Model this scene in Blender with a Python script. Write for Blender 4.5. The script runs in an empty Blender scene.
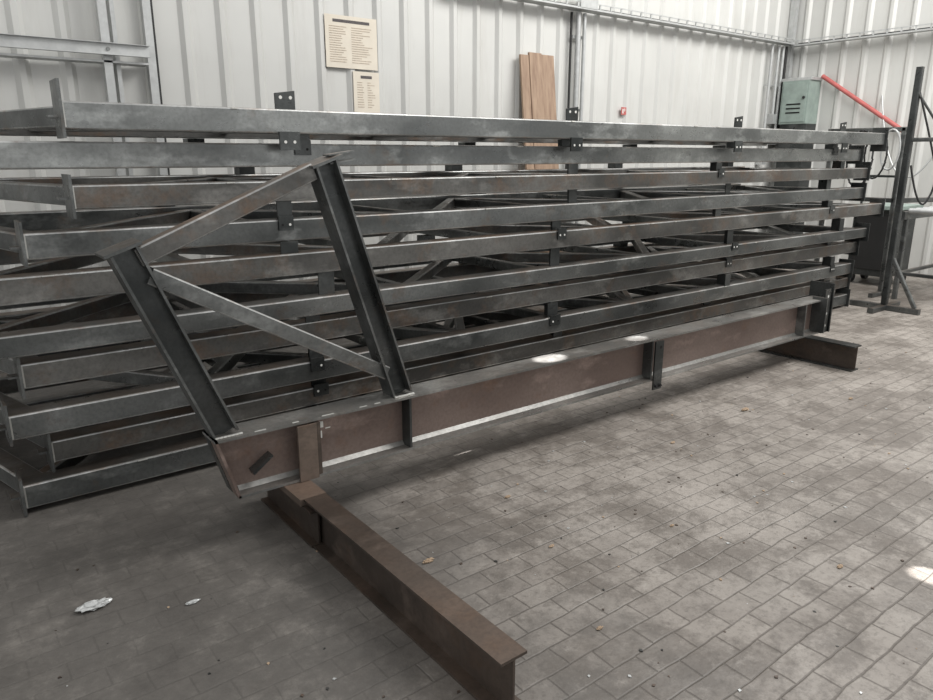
import bpy, math, random, bmesh
from mathutils import Vector, Matrix
random.seed(7)
V=Vector
sc=bpy.context.scene
# ------------------------------------------------------------ materials
def newmat(name):
    m=bpy.data.materials.new(name); m.use_nodes=True
    nt=m.node_tree; b=nt.nodes['Principled BSDF']
    return m,nt,b
def N(nt,t,**k):
    n=nt.nodes.new(t)
    for a,v in k.items(): setattr(n,a,v)
    return n
def noise(nt,vec,scale,detail=4,rough=.6,dist=0):
    n=N(nt,'ShaderNodeTexNoise'); n.inputs['Scale'].default_value=scale
    n.inputs['Detail'].default_value=detail; n.inputs['Roughness'].default_value=rough
    n.inputs['Distortion'].default_value=dist
    nt.links.new(vec,n.inputs['Vector']); return n.outputs['Fac']
def ramp(nt,fac,stops):
    r=N(nt,'ShaderNodeValToRGB'); e=r.color_ramp.elements
    while len(e)<len(stops): e.new(.5)
    for i,(p,c) in enumerate(stops):
        e[i].position=p; e[i].color=(c[0],c[1],c[2],1) if isinstance(c,(tuple,list)) else (c,c,c,1)
    nt.links.new(fac,r.inputs['Fac']); return r.outputs['Color']
def mix(nt,fac,a,b,mode='MIX'):
    m=N(nt,'ShaderNodeMix',data_type='RGBA',blend_type=mode)
    for s,v in ((m.inputs[0],fac),(m.inputs[6],a),(m.inputs[7],b)):
        if isinstance(v,(int,float)): s.default_value=v
        elif isinstance(v,tuple): s.default_value=(v[0],v[1],v[2],1)
        else: nt.links.new(v,s)
    return m.outputs[2]
def math2(nt,op,a,b,c=None):
    m=N(nt,'ShaderNodeMath',operation=op)
    for i,v in enumerate((a,b,c)):
        if v is None: continue
        if isinstance(v,(int,float)): m.inputs[i].default_value=v
        else: nt.links.new(v,m.inputs[i])
    return m.outputs[0]
def coords(nt,sc3=(1,1,1)):
    t=N(nt,'ShaderNodeTexCoord'); m=N(nt,'ShaderNodeMapping'); m.inputs['Scale'].default_value=sc3
    nt.links.new(t.outputs['Object'],m.inputs['Vector']); return m.outputs['Vector']
def bump(nt,b,h,st=.3,dist=.01):
    n=N(nt,'ShaderNodeBump'); n.inputs['Strength'].default_value=st; n.inputs['Distance'].default_value=dist
    nt.links.new(h,n.inputs['Height']); nt.links.new(n.outputs['Normal'],b.inputs['Normal'])
def steel(name,dark,light,rust,rustamt,metal=.6,rough=.42,toprust=.5):
    m,nt,b=newmat(name)
    v1=coords(nt,(.9,1.6,1.8)); v2=coords(nt,(1.3,2.2,2.6)); v3=coords(nt,(1,1,1))
    base=ramp(nt,noise(nt,v1,1.5,3,.5),[(.36,dark),(.64,light)])
    base=mix(nt,ramp(nt,noise(nt,v2,2.6,4,.6),[(.54,0),(.68,.55)]),base,tuple(min(1,x*1.7) for x in light))
    rf=ramp(nt,noise(nt,v3,4.5,6,.7),[(.66-rustamt*.35,0),(.80-rustamt*.25,.75)])
    col=mix(nt,rf,base,rust)
    g=N(nt,'ShaderNodeNewGeometry'); s=N(nt,'ShaderNodeSeparateXYZ'); nt.links.new(g.outputs['Normal'],s.inputs[0])
    up=ramp(nt,s.outputs['Z'],[(.5,0),(.9,1)])
    rn=ramp(nt,noise(nt,v3,3.5,5,.6),[(.35,.2),(.65,1)])
    mu2=math2(nt,'MULTIPLY',math2(nt,'MULTIPLY',up,rn),toprust)
    col=mix(nt,mu2,col,(rust[0]*1.3,rust[1]*1.3,rust[2]*1.3))
    col=mix(nt,ramp(nt,noise(nt,v3,55,3,.6),[(.4,.0),(.75,.35)]),col,tuple(x*.5 for x in dark))
    nt.links.new(col,b.inputs['Base Color'])
    b.inputs['Metallic'].default_value=metal
    rr=ramp(nt,noise(nt,v2,3,4,.6),[(.3,rough-.12),(.7,rough+.12)])
    nt.links.new(rr,b.inputs['Roughness'])
    bump(nt,b,noise(nt,v3,6,3,.5),.12,.01)
    return m
M_steel=steel('mill_scale_steel',(.078,.083,.082),(.19,.197,.193),(.145,.105,.078),.26,.7,.36,.7)
M_steelr=steel('weathered_steel',(.08,.079,.075),(.185,.182,.172),(.17,.112,.076),.45,.65,.40,.95)
M_steel2=steel('bright_steel',(.135,.142,.14),(.30,.31,.303),(.18,.138,.105),.18,.7,.33,.5)
M_edge=steel('worn_edge_painted_highlight',(.24,.245,.24),(.46,.465,.455),(.24,.165,.115),.4,.6,.36,.3)  # worn chamfers, paler so the edge highlight is painted into their colour
M_brown=steel('rusty_steel',(.056,.045,.038),(.11,.087,.072),(.125,.08,.055),.3,.5,.48,.3)
M_brown2=steel('rusty_plate',(.11,.085,.068),(.17,.13,.105),(.16,.10,.068),.3,.3,.55,.4)
M_dark=steel('dark_steel',(.036,.040,.040),(.09,.095,.094),(.085,.066,.052),.15,.65,.35,.3)
M_web=steel('primer_web_steel',(.145,.105,.09),(.225,.172,.15),(.185,.108,.072),.28,.3,.48,.4)
M_flange=steel('ground_flange_steel',(.155,.155,.148),(.31,.308,.295),(.18,.14,.11),.2,.6,.36,.35)
def simple(name,c,rough=.6,metal=0,var=.15,scale=8):
    m,nt,b=newmat(name); v=coords(nt)
    lo=tuple(x*(1-var) for x in c); hi=tuple(min(1,x*(1+var)) for x in c)
    nt.links.new(ramp(nt,noise(nt,v,scale,5),[(.3,lo),(.7,hi)]),b.inputs['Base Color'])
    b.inputs['Roughness'].default_value=rough; b.inputs['Metallic'].default_value=metal
    return m
M_hole=simple('bolt_hole_black',(.006,.006,.006),.9)
M_weld=simple('weld_bead',(.5,.5,.47),.35,.7)
M_galv=simple('galvanised_steel',(.50,.51,.505),.4,.4,.12,14)
M_paper=simple('paper',(.72,.66,.56),.8,0,.05)
M_ink=simple('printed_text',(.46,.38,.30),.8,0,.3,60)
M_inkd=simple('printed_heading',(.10,.09,.09),.8,0,.2,60)
M_red=simple('red_paint',(.46,.12,.11),.5)
M_green=simple('grey_green_enamel',(.27,.33,.30),.5)
M_chalk=simple('paint_marks',(.8,.8,.76),.8)
M_black=simple('black_rubber',(.02,.02,.02),.6)
M_leaf=simple('dry_leaf',(.34,.25,.17),.8)
M_white=simple('white_plastic',(.68,.68,.65),.5)
m,nt,b=newmat('plank_wood'); v=coords(nt,(9,9,.6))
nt.links.new(ramp(nt,noise(nt,v,3,6),[(.3,(.24,.155,.105)),(.7,(.40,.285,.20))]),b.inputs['Base Color']); b.inputs['Roughness'].default_value=.7; M_wood=m
# wall sheet
m,nt,b=newmat('corrugated_sheet_paint'); v=coords(nt); v2=coords(nt,(3,3,.35))
c=ramp(nt,noise(nt,v,.7,4),[(.3,(.55,.55,.53)),(.7,(.63,.63,.605))])
c=mix(nt,ramp(nt,noise(nt,v2,2.2,6,.7),[(.5,0),(.8,.4)]),c,(.41,.39,.355))
nt.links.new(c,b.inputs['Base Color']); b.inputs['Roughness'].default_value=.45; b.inputs['Metallic'].default_value=.1; M_wall=m
# floor
m,nt,b=newmat('concrete_block_paving'); v=coords(nt)
wn=N(nt,'ShaderNodeTexNoise'); wn.inputs['Scale'].default_value=4; wn.inputs['Detail'].default_value=5; nt.links.new(v,wn.inputs['Vector'])
vm=N(nt,'ShaderNodeVectorMath',operation='MULTIPLY_ADD'); nt.links.new(wn.outputs['Color'],vm.inputs[0]); vm.inputs[1].default_value=(.03,.03,0); nt.links.new(v,vm.inputs[2])
br=N(nt,'ShaderNodeTexBrick'); br.offset=.5
nt.links.new(vm.outputs[0],br.inputs['Vector'])
br.inputs['Scale'].default_value=1; br.inputs['Brick Width'].default_value=.2; br.inputs['Row Height'].default_value=.1
br.inputs['Mortar Size'].default_value=.0055; br.inputs['Mortar Smooth'].default_value=.9; br.inputs['Bias'].default_value=0
br.inputs['Color1'].default_value=(.19,.168,.148,1); br.inputs['Color2'].default_value=(.262,.236,.21,1); br.inputs['Mortar'].default_value=(.13,.112,.096,1)
c=br.outputs['Color']
c=mix(nt,ramp(nt,noise(nt,v,.8,7,.7),[(.42,0),(.64,.75)]),c,(.33,.30,.27))
c=mix(nt,ramp(nt,noise(nt,v,1.9,9,.78,.3),[(.46,0),(.57,.8)]),c,(.115,.098,.083))
c=mix(nt,ramp(nt,noise(nt,v,7,8,.8),[(.50,0),(.64,.7)]),c,(.095,.081,.068))
c=mix(nt,ramp(nt,noise(nt,v,12,6,.8),[(.55,0),(.68,.4)]),c,(.38,.35,.318))
c=mix(nt,ramp(nt,noise(nt,v,38,4,.7),[(.52,0),(.72,.6)]),c,(.075,.064,.054))
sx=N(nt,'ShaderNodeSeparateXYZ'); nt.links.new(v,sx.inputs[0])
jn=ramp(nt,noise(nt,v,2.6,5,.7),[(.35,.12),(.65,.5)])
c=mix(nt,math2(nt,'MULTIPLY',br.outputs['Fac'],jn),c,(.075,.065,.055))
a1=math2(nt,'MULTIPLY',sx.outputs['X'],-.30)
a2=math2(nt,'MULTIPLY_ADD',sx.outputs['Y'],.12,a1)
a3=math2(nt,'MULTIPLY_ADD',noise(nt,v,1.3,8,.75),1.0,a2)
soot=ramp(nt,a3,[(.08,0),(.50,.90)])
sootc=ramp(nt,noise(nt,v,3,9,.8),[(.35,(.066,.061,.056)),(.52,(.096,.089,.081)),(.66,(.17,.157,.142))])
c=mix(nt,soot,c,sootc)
c=mix(nt,math2(nt,'MULTIPLY',br.outputs['Fac'],.14),c,(.04,.036,.032))
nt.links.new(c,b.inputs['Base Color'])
nt.links.new(ramp(nt,noise(nt,v,2.3,5),[(.3,.42),(.7,.7)]),b.inputs['Roughness'])
inv=math2(nt,'SUBTRACT',1,math2(nt,'MULTIPLY',br.outputs['Fac'],math2(nt,'SUBTRACT',1.15,soot)))
bump(nt,b,math2(nt,'MULTIPLY_ADD',noise(nt,v,40,4),.8,inv),.45,.005); M_floor=m

# ------------------------------------------------------------ mesh builder
class MB:
    def __init__(s,name): s.name=name; s.v=[]; s.f=[]; s.m=[]; s.mats=[]
    def mi(s,mat):
        if mat not in s.mats: s.mats.append(mat)
        return s.mats.index(mat)
    def add(s,vs,fs,mat):
        o=len(s.v); s.v+= [tuple(x) for x in vs]; k=s.mi(mat)
        for f in fs: s.f.append([i+o for i in f]); s.m.append(k)
    def ext(s,poly,p0,p1,up,mat,caps=True):
        p0=V(p0);p1=V(p1);d=(p1-p0).normalized();side=d.cross(V(up)).normalized();u=side.cross(d)
        n=len(poly)
        vs=[p0+side*a+u*b for a,b in poly]+[p1+side*a+u*b for a,b in poly]
        fs=[[i,(i+1)%n,n+(i+1)%n,n+i] for i in range(n)]
        if caps: fs+= [list(range(n))[::-1],list(range(n,2*n))]
        s.add(vs,fs,mat)
    def rhs(s,p0,p1,h,w,mat,up=(0,0,1),c=.008,edge=None):
        a=w/2;b=h/2
        k=len(s.f)
        s.ext([(-a+c,-b),(a-c,-b),(a-c*.3,-b+c*.3),(a,-b+c),(a,b-c),(a-c*.3,b-c*.3),(a-c,b),(-a+c,b),(-a+c*.3,b-c*.3),(-a,b-c),(-a,-b+c),(-a+c*.3,-b+c*.3)],p0,p1,up,mat)
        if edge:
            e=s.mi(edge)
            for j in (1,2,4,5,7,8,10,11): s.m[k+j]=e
    def isec(s,p0,p1,h,w,tf,tw,mat,up=(0,0,1),fmat=None):
        fmat=fmat or mat
        a=w/2;b=h/2
        s.ext([(-a,b-tf),(a,b-tf),(a,b),(-a,b)],p0,p1,up,fmat)
        s.ext([(-a,-b),(a,-b),(a,-b+tf),(-a,-b+tf)],p0,p1,up,fmat)
        s.ext([(-tw/2,-b+tf),(tw/2,-b+tf),(tw/2,b-tf),(-tw/2,b-tf)],p0,p1,up,mat)
    def chan(s,p0,p1,h,w,t,mat,up=(0,0,1)):
        b=h/2
        s.ext([(0,-b),(w,-b),(w,-b+t),(t,-b+t),(t,b-t),(w,b-t),(w,b),(0,b)],p0,p1,up,mat)
    def box(s,x0,x1,y0,y1,z0,z1,mat):
        vs=[(x,y,z) for x in(x0,x1) for y in(y0,y1) for z in(z0,z1)]
        s.add(vs,[[0,1,3,2],[4,6,7,5],[0,4,5,1],[2,3,7,6],[0,2,6,4],[1,5,7,3]],mat)
    def cyl(s,p0,p1,r,mat,n=14):
        d=(V(p1)-V(p0)); up=(0,0,1) if abs(d.normalized().z)<.9 else (0,1,0)
        s.ext([(r*math.cos(2*math.pi*i/n),r*math.sin(2*math.pi*i/n)) for i in range(n)],p0,p1,up,mat)
    def prism(s,pts,off,mat):
        n=len(pts);o=V(off);vs=[V(p) for p in pts]+[V(p)+o for p in pts]
        s.add(vs,[[i,(i+1)%n,n+(i+1)%n,n+i] for i in range(n)]+[list(range(n))[::-1],list(range(n,2*n))],mat)
    def done(s,bevel=0):
        me=bpy.data.meshes.new(s.name); me.from_pydata(s.v,[],s.f)
        for m in s.mats: me.materials.append(m)
        me.polygons.foreach_set('material_index',s.m)
        bm=bmesh.new(); bm.from_mesh(me); bmesh.ops.recalc_face_normals(bm,faces=bm.faces); bm.to_mesh(me); bm.free()
        ob=bpy.data.objects.new(s.name,me); sc.collection.objects.link(ob)
        if bevel:
            md=ob.modifiers.new('b','BEVEL'); md.width=bevel; md.segments=2; md.limit_method='ANGLE'
        return ob

# ------------------------------------------------------------ room
YB=6.4; XR=11.1; HW=5.2
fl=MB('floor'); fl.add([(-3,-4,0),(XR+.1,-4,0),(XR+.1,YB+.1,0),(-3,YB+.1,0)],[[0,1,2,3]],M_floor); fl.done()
def sheet(name,a0,a1,fixed,axis,sgn):
    per=.30; pts=[]; a=a0
    while a<a1:
        for da,dd in((0,0),(.19,0),(.225,.03),(.265,.03)):
            if a+da<a1: pts.append((a+da,dd))
        a+=per
    pts.append((a1,0)); vs=[]
    for z in(0,HW):
        for q,d in pts:
            vs.append((q,fixed-sgn*d,z) if axis=='x' else (fixed-sgn*d,q,z))
    n=len(pts)
    mb=MB(name); mb.add(vs,[[i,i+1,n+i+1,n+i] for i in range(n-1)],M_wall)
    if axis=='x': mb.box(a0,a1,fixed+.03,fixed+.1,0,HW,M_wall)
    else: mb.box(fixed+.03,fixed+.1,a0,a1,0,HW,M_wall)
    return mb.done()
sheet('wall_back',-3,XR,YB,'x',1)
sheet('wall_right',-4,YB,XR,'y',1)
t=MB('trim_1'); t.box(XR-.12,XR-.036,YB-.12,YB-.036,0,HW,M_galv); t.done()
t=MB('trim_2'); t.box(1.70,1.76,YB-.10,YB-.036,0,HW,M_galv); t.box(1.76,1.79,YB-.05,YB-.036,0,HW,M_black); t.done()

g=MB('galvanised_rail_frame')
g.chan((-2.6,YB-.22,2.36),(1.68,YB-.22,2.36),.085,.04,.004,M_galv,(0,0,1))
g.box(-2.6,1.68,YB-.225,YB-.215,2.325,2.395,M_galv)
g.box(-2.6,1.68,YB-.19,YB-.04,2.27,2.285,M_galv)
for x in(-1.2,.1,1.36):
    g.box(x,x+.06,YB-.19,YB-.13,0,HW-.5,M_galv)
    g.box(x+.10,x+.13,YB-.12,YB-.04,0,HW-.5,M_galv)
    g.cyl((x+.03,YB-.235,2.36),(x+.03,YB-.2,2.36),.014,M_steel2)
g.done()

def poster(name,x0,x1,z0,z1,rows):
    q=MB(name); y=YB-.042
    q.box(x0,x1,y,y+.004,z0,z1,M_paper)
    q.box(x0+.08,x1-.08,y-.002,y,z1-.06,z1-.035,M_inkd)
    z=z1-.10; random.seed(int(x0*100))
    while z>z0+.04:
        w=(x1-x0-.08)
        q.box(x0+.04,x0+.04+w*random.uniform(.25,.4),y-.002,y,z,z+.006,M_ink)
        q.box(x0+.06+w*.45,x0+.04+w*random.uniform(.7,1),y-.002,y,z,z+.006,M_ink)
        z-=rows
    q.done()
poster('wall_notice',3.27,3.81,2.38,2.83,.020)
poster('wall_notice',3.54,3.82,1.98,2.36,.022)
q=MB('fire_extinguisher_sign'); q.box(7.32,7.41,YB-.045,YB-.038,2.09,2.18,M_red); q.box(7.335,7.355,YB-.048,YB-.045,2.105,2.16,M_white); q.box(7.37,7.385,YB-.048,YB-.045,2.13,2.165,M_white); q.done()

q=MB('wooden_plank_stack')
for i,(x0,x1,zt,yo) in enumerate([(5.58,5.70,2.66,0),(5.703,5.89,2.69,-.005),(5.893,6.08,2.68,.0)]):
    q.prism([(x0,YB-.40+yo,0),(x1,YB-.40+yo,0),(x1,YB-.09+yo,zt),(x0,YB-.09+yo,zt)],(0,.028,0),M_wood)
q.done(.004)

q=MB('vertical_conduit')
for x,r in((6.46,.03),(6.56,.022)):
    q.cyl((x,YB-.085,0),(x,YB-.085,3.17),r,M_galv)
q.box(6.37,6.39,YB-.06,YB-.04,0,3.17,M_black)
for z in(1,2.1,2.9): q.box(6.40,6.61,YB-.06,YB-.04,z,z+.03,M_galv)
q.done()
q=MB('cable_tray')
q.box(4.6,XR-.13,YB-.20,YB-.04,3.19,3.20,M_galv)
for x in [4.7+.18*i for i in range(35)]:
    q.box(x,x+.02,YB-.205,YB-.19,3.20,3.255,M_galv)
q.box(4.6,XR-.13,YB-.205,YB-.20,3.185,3.205,M_galv); q.box(4.6,XR-.13,YB-.205,YB-.20,3.25,3.262,M_galv)
for k in range(3): q.cyl((4.6,YB-.07-.035*k,3.215),(XR-.2,YB-.07-.035*k,3.215),.013,M_black if k!=1 else M_white)
q.box(6.36,6.64,YB-.21,YB-.15,3.20,3.38,M_galv)
q.box(XR-.20,XR-.04,-3.5,YB-.13,3.17,3.18,M_galv)
q.box(XR-.205,XR-.20,-3.5,YB-.13,3.165,3.185,M_galv); q.box(XR-.205,XR-.20,-3.5,YB-.13,3.23,3.245,M_galv)
for y in [-3.4+.18*i for i in range(54)]: q.box(XR-.205,XR-.19,y,y+.02,3.18,3.235,M_galv)
for k in range(2): q.cyl((XR-.07-.04*k,-3.5,3.2),(XR-.07-.04*k,YB-.2,3.2),.013,M_black)
q.done()
q=MB('conduit_pipe_bundle')
for k,(x,z0,z1,mm) in enumerate([(XR-.42,2.2,3.17,M_galv),(XR-.30,1.9,3.17,M_galv),(XR-.22,1.9,3.17,M_black),(XR-.60,1.6,3.17,M_galv)]):
    q.cyl((x,YB-.10,z0),(x,YB-.10,z1),.022,mm)
    q.box(x-.05,x+.05,YB-.15,YB-.04,z0-.14,z0,mm)
    q.box(x-.03,x+.03,YB-.1,YB-.04,2.6,2.62,mm)
q.done()
q=MB('electrical_cabinet')
q.box(XR-.36,XR-.036,5.80,6.22,2.05,2.66,M_green)
q.box(XR-.372,XR-.36,5.825,6.195,2.08,2.63,M_green)
for z in(2.2,2.26,2.32): q.box(XR-.378,XR-.372,5.90,6.12,z,z+.02,M_hole)
q.box(XR-.36,XR-.036,5.78,6.24,2.66,2.70,M_galv)
q.cyl((XR-.39,5.86,2.42),(XR-.372,5.86,2.42),.02,M_black)
q.box(XR-.34,XR-.04,5.80,6.20,0,2.05,M_dark)
q.done(.005)
q=MB('red_pipe')
q.cyl((XR-.10,5.76,2.72),(XR-.10,4.45,1.86),.030,M_red)
q.box(XR-.1,XR-.036,5.5,5.54,2.50,2.57,M_galv); q.box(XR-.1,XR-.036,4.6,4.64,1.93,1.99,M_galv)
q.cyl((XR-.10,4.47,1.86),(XR-.10,4.47,0.0),.03,M_galv)
q.done()

# ------------------------------------------------------------ truss stack
zc=[.085,.26,.43,.645,.80,1.035,1.215,1.42,1.60,1.765]
x0s=[.23,.37,.22,.30,.02,.05,.39,.60,.08,.60]
x1s=[8.00,8.05,7.95,8.10,8.15,8.50,8.10,8.09,8.00,8.31]
ys =[3.62,3.66,3.60,3.64,3.58,3.61,3.65,3.63,3.68,3.60]
CHs=[.115,.105,.115,.115,.10,.118,.115,.105,.118,.118]
cle=[1.6,3.65,5.55,7.45]
fms=[M_steel,M_steelr,M_steel,M_steelr,M_steel,M_steelr,M_steel,M_steelr,M_steel2,M_steel2]
for i in range(10):
    t=MB('steel_roof_truss'); z=zc[i];x0=x0s[i];x1=x1s[i];y=ys[i];D=1.35+random.uniform(-.12,.12); CH=CHs[i]
    fm=fms[i]; tm=M_steelr if i%2 else M_steel
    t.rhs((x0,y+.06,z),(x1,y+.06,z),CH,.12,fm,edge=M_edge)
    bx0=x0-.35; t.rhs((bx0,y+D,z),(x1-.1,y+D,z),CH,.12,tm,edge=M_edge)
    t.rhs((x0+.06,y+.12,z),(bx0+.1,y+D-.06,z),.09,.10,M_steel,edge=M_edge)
    t.rhs((x1-.05,y+.12,z),(x1-.15,y+D-.06,z),.08,.08,M_steel)
    n=random.choice([7,8,9]); L=(x1-x0-.1)/n; fl0=random.random()<.5
    for k in range(n):
        xa=x0+.05+k*L; xb=xa+L
        ya,yb=(y+.12,y+D-.06) if (k%2==0)==fl0 else (y+D-.06,y+.12)
        dm=random.choice([M_steel,M_steel2,M_steelr])
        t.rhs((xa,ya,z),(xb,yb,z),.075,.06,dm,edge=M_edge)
        if k: t.rhs((xa,y+.12,z),(xa,y+D-.06,z),.065,.06,random.choice([M_steel,M_steel2]))
    hz=.095 if i<9 else .12
    for (xx,up_) in((x0-.012,random.uniform(0,.03)),(x1,random.uniform(-.01,.02))):
        t.box(xx,xx+.012,y-.025,y+.135,max(.003,z-hz+up_),z+hz+up_,M_dark if xx>4 else M_steel)
    t.box(x0-.05,x0-.012,y+.03,y+.09,z-.01,z+.0,M_steel)
    t.box(bx0-.012,bx0,y+D-.08,y+D+.08,z-.08,z+.08,M_steel)
    if i<9:
        zt=zc[i+1]-CHs[i+1]/2
        for ci,cx in enumerate(cle):
            cx+=random.uniform(-.16,.16); w=random.uniform(.07,.10)
            zb=z+CH/2-.002
            yo=y+random.choice([.0,.02,.05,.08])
            t.box(cx,cx+w,yo+.001,yo+.009,zb,zt,M_dark)
            t.box(cx+w/2,cx+w/2+.01,yo+.009,y+.11,zb,zt,M_dark)
            if random.random()<.4:
                t.box(cx,cx+w,y-.010,y-.0005,z+.0,zb+.02,M_dark)
                for dx in(.25*w,.75*w): t.cyl((cx+dx,y-.0115,z+.03),(cx+dx,y-.010,z+.03),.007,M_white if random.random()<.4 else M_hole,10)
            bx=cx+random.uniform(-.3,.3)
            t.box(bx,bx+.11,y+D-.05,y+D+.05,zb,zt,M_dark)
    else:
        for cx,hx in((1.66,1.62),(3.77,3.70),(5.78,5.62),(7.62,7.45)):
            zb=z+CH/2
            t.prism([(cx-.055,y+.11,zb-.02),(cx+.055,y+.11,zb-.02),(cx+.055,y+.11,zb+.10),(cx-.055,y+.11,zb+.085)],(0,.01,0),M_dark)
            for dx in(-.025,.03): t.cyl((cx+dx,y+.1085,zb+.065),(cx+dx,y+.11,zb+.065),.009,M_white,12)
            t.box(hx-.055,hx+.055,y-.012,y-.001,z-.14,z-.05,M_dark)
            for dx in(-.025,.025): t.cyl((hx+dx,y-.0135,z-.10),(hx+dx,y-.012,z-.10),.008,M_white,10)
    t.box(x0,x0+.008,y-.004,y,z-.05,z+.05,M_weld)
    for _ in range(4):
        wx=random.uniform(x0+.3,x1-.3); t.cyl((wx,y-.002,z+CH/2-.006),(wx+random.uniform(.02,.06),y-.002,z+CH/2-.006),.004,M_weld,8)
    t.done()
for x in(1.9,4.2,7.4):
    q=MB('timber_bearer'); q.box(x,x+.1,3.66,5.05,0,.026,M_brown); q.done()

# ------------------------------------------------------------ foreground truss girder
g=MB('steel_truss_girder')
yw=2.86; zb=.20; zt=.478; fw=.15; tf=.012
g.prism([(.94,yw-.005,zb+.01),(5.86,yw-.005,zb+.01),(5.86,yw-.005,zt-.01),(.855,yw-.005,zt-.01)],(0,.01,0),M_web)
g.prism([(.93,yw-fw/2,zb),(5.86,yw-fw/2,zb),(5.86,yw-fw/2,zb+tf),(.93,yw-fw/2,zb+tf)],(0,fw,0),M_flange)
g.prism([(.85,yw-fw/2,zt-tf),(5.86,yw-fw/2,zt-tf),(5.86,yw-fw/2,zt),(.85,yw-fw/2,zt)],(0,fw,0),M_flange)
for z,s in((zb+tf,1),(zt-tf,-1)):
    g.prism([(.95,yw-.005,z),(.95,yw-.022,z),(.95,yw-.005,z+.018*s)],(4.9,0,0),M_flange)
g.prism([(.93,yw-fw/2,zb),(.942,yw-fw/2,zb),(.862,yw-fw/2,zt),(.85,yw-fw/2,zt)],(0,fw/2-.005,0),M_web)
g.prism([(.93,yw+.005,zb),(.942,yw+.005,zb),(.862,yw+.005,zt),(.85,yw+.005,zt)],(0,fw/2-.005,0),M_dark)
def stiff(x,mat=M_dark,y0=yw-.075): g.box(x,x+.012,y0,yw-.005,zb+tf,zt-tf,mat); g.box(x,x+.012,yw+.005,yw+.073,zb+tf,zt-tf,mat)
stiff(1.79); stiff(3.62,M_steel); stiff(5.5,M_steel)
def cleat(x0,x1,z0,z1,mat,holes):
    g.box(x0,x1,yw-fw/2-.012,yw-fw/2-.001,z0,z1,mat)
    for hx,hz in holes: g.cyl((hx,yw-fw/2-.0135,hz),(hx,yw-fw/2-.012,hz),.010,M_hole,12)
cleat(1.205,1.295,.201,.46,M_brown2,[])
g.box(1.296,1.312,yw-fw/2-.012,yw-.005,.215,.46,M_brown)
cleat(3.64,3.72,.14,.46,M_dark,[(3.69,.16),(3.69,.42)])
for x in(3.66,3.70): g.cyl((x,yw-.10,.165),(x,yw-.087,.165),.01,M_hole)
g.box(5.86,5.875,yw-.10,yw+.10,.201,.60,M_dark)
g.box(5.72,5.732,yw-fw/2-.05,yw-.005,.215,.50,M_steel)
g.box(5.76,5.85,yw-fw/2-.013,yw-fw/2-.001,.201,.56,M_dark)
for z in(.26,.36,.50): g.cyl((5.805,yw-fw/2-.0145,z),(5.805,yw-fw/2-.013,z),.011,M_white,12)
def hpost(p0,p1,mat): g.isec(p0,p1,.105,.10,.010,.008,mat,(1,0,.3),M_steel)
hpost((.915,yw,zt),(.605,yw,1.265),M_dark)
hpost((1.775,yw,zt),(1.425,yw,1.57),M_dark)
def cap(cx,cz,L=.17,ang=0):
    c,s=math.cos(ang),math.sin(ang)
    g.prism([(cx-L/2*c,yw-.07,cz-L/2*s),(cx+L/2*c,yw-.07,cz+L/2*s),(cx+L/2*c-.012*s,yw-.07,cz+L/2*s+.012*c),(cx-L/2*c-.012*s,yw-.07,cz-L/2*s+.012*c)],(0,.14,0),M_steel)
cap(.60,1.267,.14,.33); cap(1.425,1.57,.15,.33)
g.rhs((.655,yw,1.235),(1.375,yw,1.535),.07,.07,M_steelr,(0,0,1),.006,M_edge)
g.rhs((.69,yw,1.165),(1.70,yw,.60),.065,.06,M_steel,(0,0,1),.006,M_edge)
g.isec((1.45,yw,1.583),(1.57,yw,1.60),.04,.06,.006,.006,M_steel)
for x0,x1 in((.86,.975),(1.72,1.83)):
    for k in range(7):
        xx=x0+(x1-x0)*k/7; g.cyl((xx,yw-.056,zt+.003),(xx+.015,yw-.056,zt+.003),.006,M_weld,8)
for xx,ln in((1.02,.05),(1.19,.03),(1.33,.06),(1.52,.04),(1.60,.03)): g.cyl((xx,yw-fw/2+.006,zt+.001),(xx+ln,yw-fw/2+.006,zt+.001),.003,M_weld,8)
g.prism([(1.0,yw-.02,.30),(1.09,yw-.02,.36),(1.095,yw-.02,.35),(1.005,yw-.02,.285)],(0,-.05,0),M_dark)
for (a,b_,c,d_) in((1.345,.40,1.365,.43),(1.35,.35,1.357,.385),(1.375,.39,1.40,.395)):
    g.box(a,c,yw-.0062,yw-.0052,b_,d_,M_chalk)
g.done()

# ------------------------------------------------------------ supports
q=MB('steel_support_beam')
q.isec((1.195,1.33,.0995),(1.195,2.62,.0995),.199,.10,.010,.008,M_brown,(0,0,1),M_brown)
q.isec((1.175,2.55,.085),(1.175,3.1,.085),.165,.075,.010,.008,M_brown,(0,0,1),M_brown)
q.box(1.13,1.25,2.62,2.98,.169,.1985,M_brown2)
q.done()
q=MB('steel_support_beam')
q.isec((5.60,2.40,.0995),(5.60,3.2,.0995),.199,.11,.011,.008,M_brown,(0,0,1),M_dark); q.done()

# ------------------------------------------------------------ right side equipment
q=MB('pipe_support_stand')
q.rhs((8.17,3.3,.06),(8.17,3.3,2.44),.06,.06,M_dark,(1,0,0))
q.rhs((8.17,2.95,.03),(8.17,3.65,.03),.06,.06,M_steel)
q.rhs((7.85,3.3,.03),(8.5,3.3,.03),.05,.06,M_steel)
q.rhs((8.17,3.0,.06),(8.17,3.28,.55),.04,.04,M_steel,(1,0,0))
q.rhs((8.17,3.3,1.15),(8.8,3.1,1.15),.05,.05,M_steel)
q.rhs((8.17,3.3,1.75),(8.17,3.05,1.75),.04,.04,M_steel)
q.cyl((8.15,3.28,2.2),(8.65,2.95,1.5),.012,M_steel)
q.done()
q=MB('roller_conveyor_table')
for x,y in((8.9,3.0),(8.9,3.5),(10.3,3.0),(10.3,3.5)):
    q.rhs((x,y,0),(x,y,.92),.05,.05,M_steel,(1,0,0))
for y in(3.0,3.5): q.rhs((8.8,y,.95),(10.4,y,.95),.09,.04,M_steel)
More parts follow.
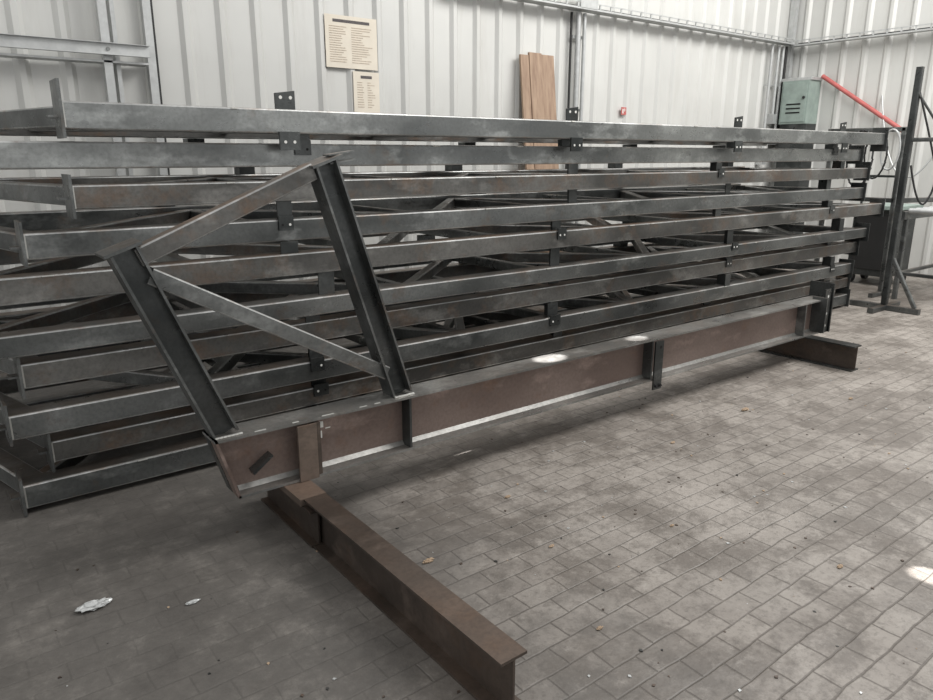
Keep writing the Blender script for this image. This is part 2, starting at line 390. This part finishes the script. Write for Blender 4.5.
for k in range(9): q.cyl((8.9+.18*k,3.02,1.0),(8.9+.18*k,3.48,1.0),.03,M_galv)
for y in(3.0,3.5): q.rhs((8.9,y,.3),(10.3,y,.3),.04,.04,M_steel)
q.rhs((8.9,3.0,.3),(8.9,3.5,.3),.04,.04,M_steel)
q.done()
q=MB('welding_machine')
q.box(9.6,10.2,3.9,4.4,.12,.95,M_dark)
q.box(9.59,9.6,3.95,4.35,.2,.9,M_black)
q.box(9.55,10.25,3.85,4.45,.95,1.0,M_green)
for x in(9.7,10.1):
    for y in(3.92,4.38): q.cyl((x,y-.03,.07),(x,y+.03,.07),.07,M_black)
q.cyl((9.65,3.95,1.0),(9.65,3.95,1.35),.015,M_dark); q.cyl((9.65,4.35,1.0),(9.65,4.35,1.35),.015,M_dark); q.cyl((9.65,3.95,1.35),(9.65,4.35,1.35),.015,M_dark)
q.done(.006)
q=MB('hose_rack')
for y in(3.7,4.5): q.rhs((9.0,y,0),(9.0,y,1.9),.05,.05,M_steel,(1,0,0))
q.rhs((9.0,3.65,1.88),(9.0,4.55,1.88),.05,.05,M_steel); q.rhs((9.0,3.7,1.1),(9.0,4.5,1.1),.05,.05,M_steel)
for y in(3.7,4.5): q.rhs((8.75,y,.025),(9.25,y,.025),.05,.05,M_steel)
for j,(yy,mm) in enumerate(((3.80,M_galv),(3.95,M_black),(4.12,M_black))):
    R=.22+.05*j; cz=1.88-R
    for k in range(20):
        a=2*math.pi*k/20; b2=2*math.pi*(k+1)/20
        q.cyl((8.95,yy+R*.45*math.cos(a),cz+R*math.sin(a)),(8.95-.01*j,yy+R*.45*math.cos(b2),cz+R*math.sin(b2)),.011,mm,8)
q.done()
def cable(name,pts,r,mat):
    cu=bpy.data.curves.new(name,'CURVE'); cu.dimensions='3D'; cu.bevel_depth=r; cu.bevel_resolution=2
    s=cu.splines.new('NURBS'); s.points.add(len(pts)-1); s.order_u=3; s.use_endpoint_u=True
    for a,p in zip(s.points,pts): a.co=(*p,1)
    o=bpy.data.objects.new(name,cu); cu.materials.append(mat); sc.collection.objects.link(o); return o
cable('hanging_hose',[(XR-.06,4.9,2.4),(XR-.2,4.7,1.6),(XR-.3,4.3,1.2),(XR-.2,4.0,1.7),(XR-.06,3.9,2.2)],.012,M_galv)
cable('hanging_hose',[(8.17,3.27,2.2),(8.3,3.1,1.6),(8.35,3.05,1.3),(8.25,3.15,1.0),(8.17,3.25,1.5)],.010,M_black)

# ------------------------------------------------------------ debris
def crumple(name,x,y,r,mat,seed,flat=.35):
    random.seed(seed)
    bm=bmesh.new(); bmesh.ops.create_icosphere(bm,subdivisions=3,radius=r)
    for v in bm.verts:
        k=random.uniform(.7,1.2); v.co=V((v.co.x*k*1.5,v.co.y*k*.7,max(-r*.3,v.co.z*flat*random.uniform(.5,1.8))))
    mn=min(v.co.z for v in bm.verts)
    for v in bm.verts: v.co+=V((x,y,-mn+.0005))
    me=bpy.data.meshes.new(name); bm.to_mesh(me); bm.free(); me.materials.append(mat)
    o=bpy.data.objects.new(name,me); sc.collection.objects.link(o)
crumple('crumpled_paper',.32,2.66,.038,M_galv,1,.25)
crumple('crumpled_paper',.62,2.47,.016,M_galv,2,.2)
for k,(x,y,r) in enumerate([(1.47,2.17,.017),(4.13,2.41,.022),(2.10,2.41,.012),(2.76,1.13,.012),(1.95,1.95,.010),(3.3,2.35,.012),(2.5,1.75,.009),(1.7,1.45,.010),(4.9,2.1,.014)]):
    crumple('dry_leaf',x,y,r,M_leaf,k+3)
gr=MB('floor_debris'); random.seed(11)
for k in range(340):
    x=random.uniform(.0,6.5); y=random.uniform(.7,3.1); s=random.uniform(.002,.007)
    a=random.uniform(0,3.14); c,s2=math.cos(a)*s,math.sin(a)*s
    gr.prism([(x+c,y+s2,0.0002),(x-s2,y+c,0.0002),(x-c*1.6,y-s2*1.6,0.0002),(x+s2,y-c,0.0002)],(0,0,s*.5),random.choice([M_leaf,M_brown,M_dark,M_galv,M_brown]))
gr.done()

# ------------------------------------------------------------ lights
w=bpy.data.worlds.new('World'); sc.world=w; w.use_nodes=True
bg=w.node_tree.nodes['Background']; bg.inputs[0].default_value=(1,.998,.99,1); bg.inputs[1].default_value=.87
def area(name,loc,tgt,sx_,sy_,e,col=(1,1,1)):
    l=bpy.data.lights.new(name,'AREA'); l.shape='RECTANGLE'; l.size=sx_; l.size_y=sy_; l.energy=e; l.color=col
    o=bpy.data.objects.new(name,l); sc.collection.objects.link(o); o.location=loc
    o.rotation_euler=(V(tgt)-V(loc)).to_track_quat('-Z','Y').to_euler(); return o
area('skylight_lamp',(7.5,1.5,6.2),(7.0,3.4,0),6,2.5,600,(1,.985,.96))
def spot(name,loc,tgt,ang,e,blend=.35):
    l=bpy.data.lights.new(name,'SPOT'); l.energy=e; l.spot_size=math.radians(ang); l.spot_blend=blend; l.shadow_soft_size=.01
    o=bpy.data.objects.new(name,l); sc.collection.objects.link(o); o.location=loc
    o.rotation_euler=(V(tgt)-V(loc)).to_track_quat('-Z','Y').to_euler()
spot('sun_gap_lamp',(8.4,2.6,5.5),(2.80,2.865,.478),1.3,26000,.6)
spot('sun_gap_lamp',(9.0,2.6,5.5),(3.56,2.865,.478),.9,18000,.6)
spot('sun_gap_lamp',(4.5,-3.0,5.5),(2.98,.88,0),1.2,14000,.6)

# ------------------------------------------------------------ camera
cd=bpy.data.cameras.new('camera'); cam=bpy.data.objects.new('camera',cd); sc.collection.objects.link(cam)
cd.sensor_width=36; cd.lens=722/933*36
cam.location=(0,0,1.6); cam.rotation_euler=(math.radians(90-15.1),0,math.radians(-37.5))
sc.camera=cam
sc.view_settings.view_transform='Standard'
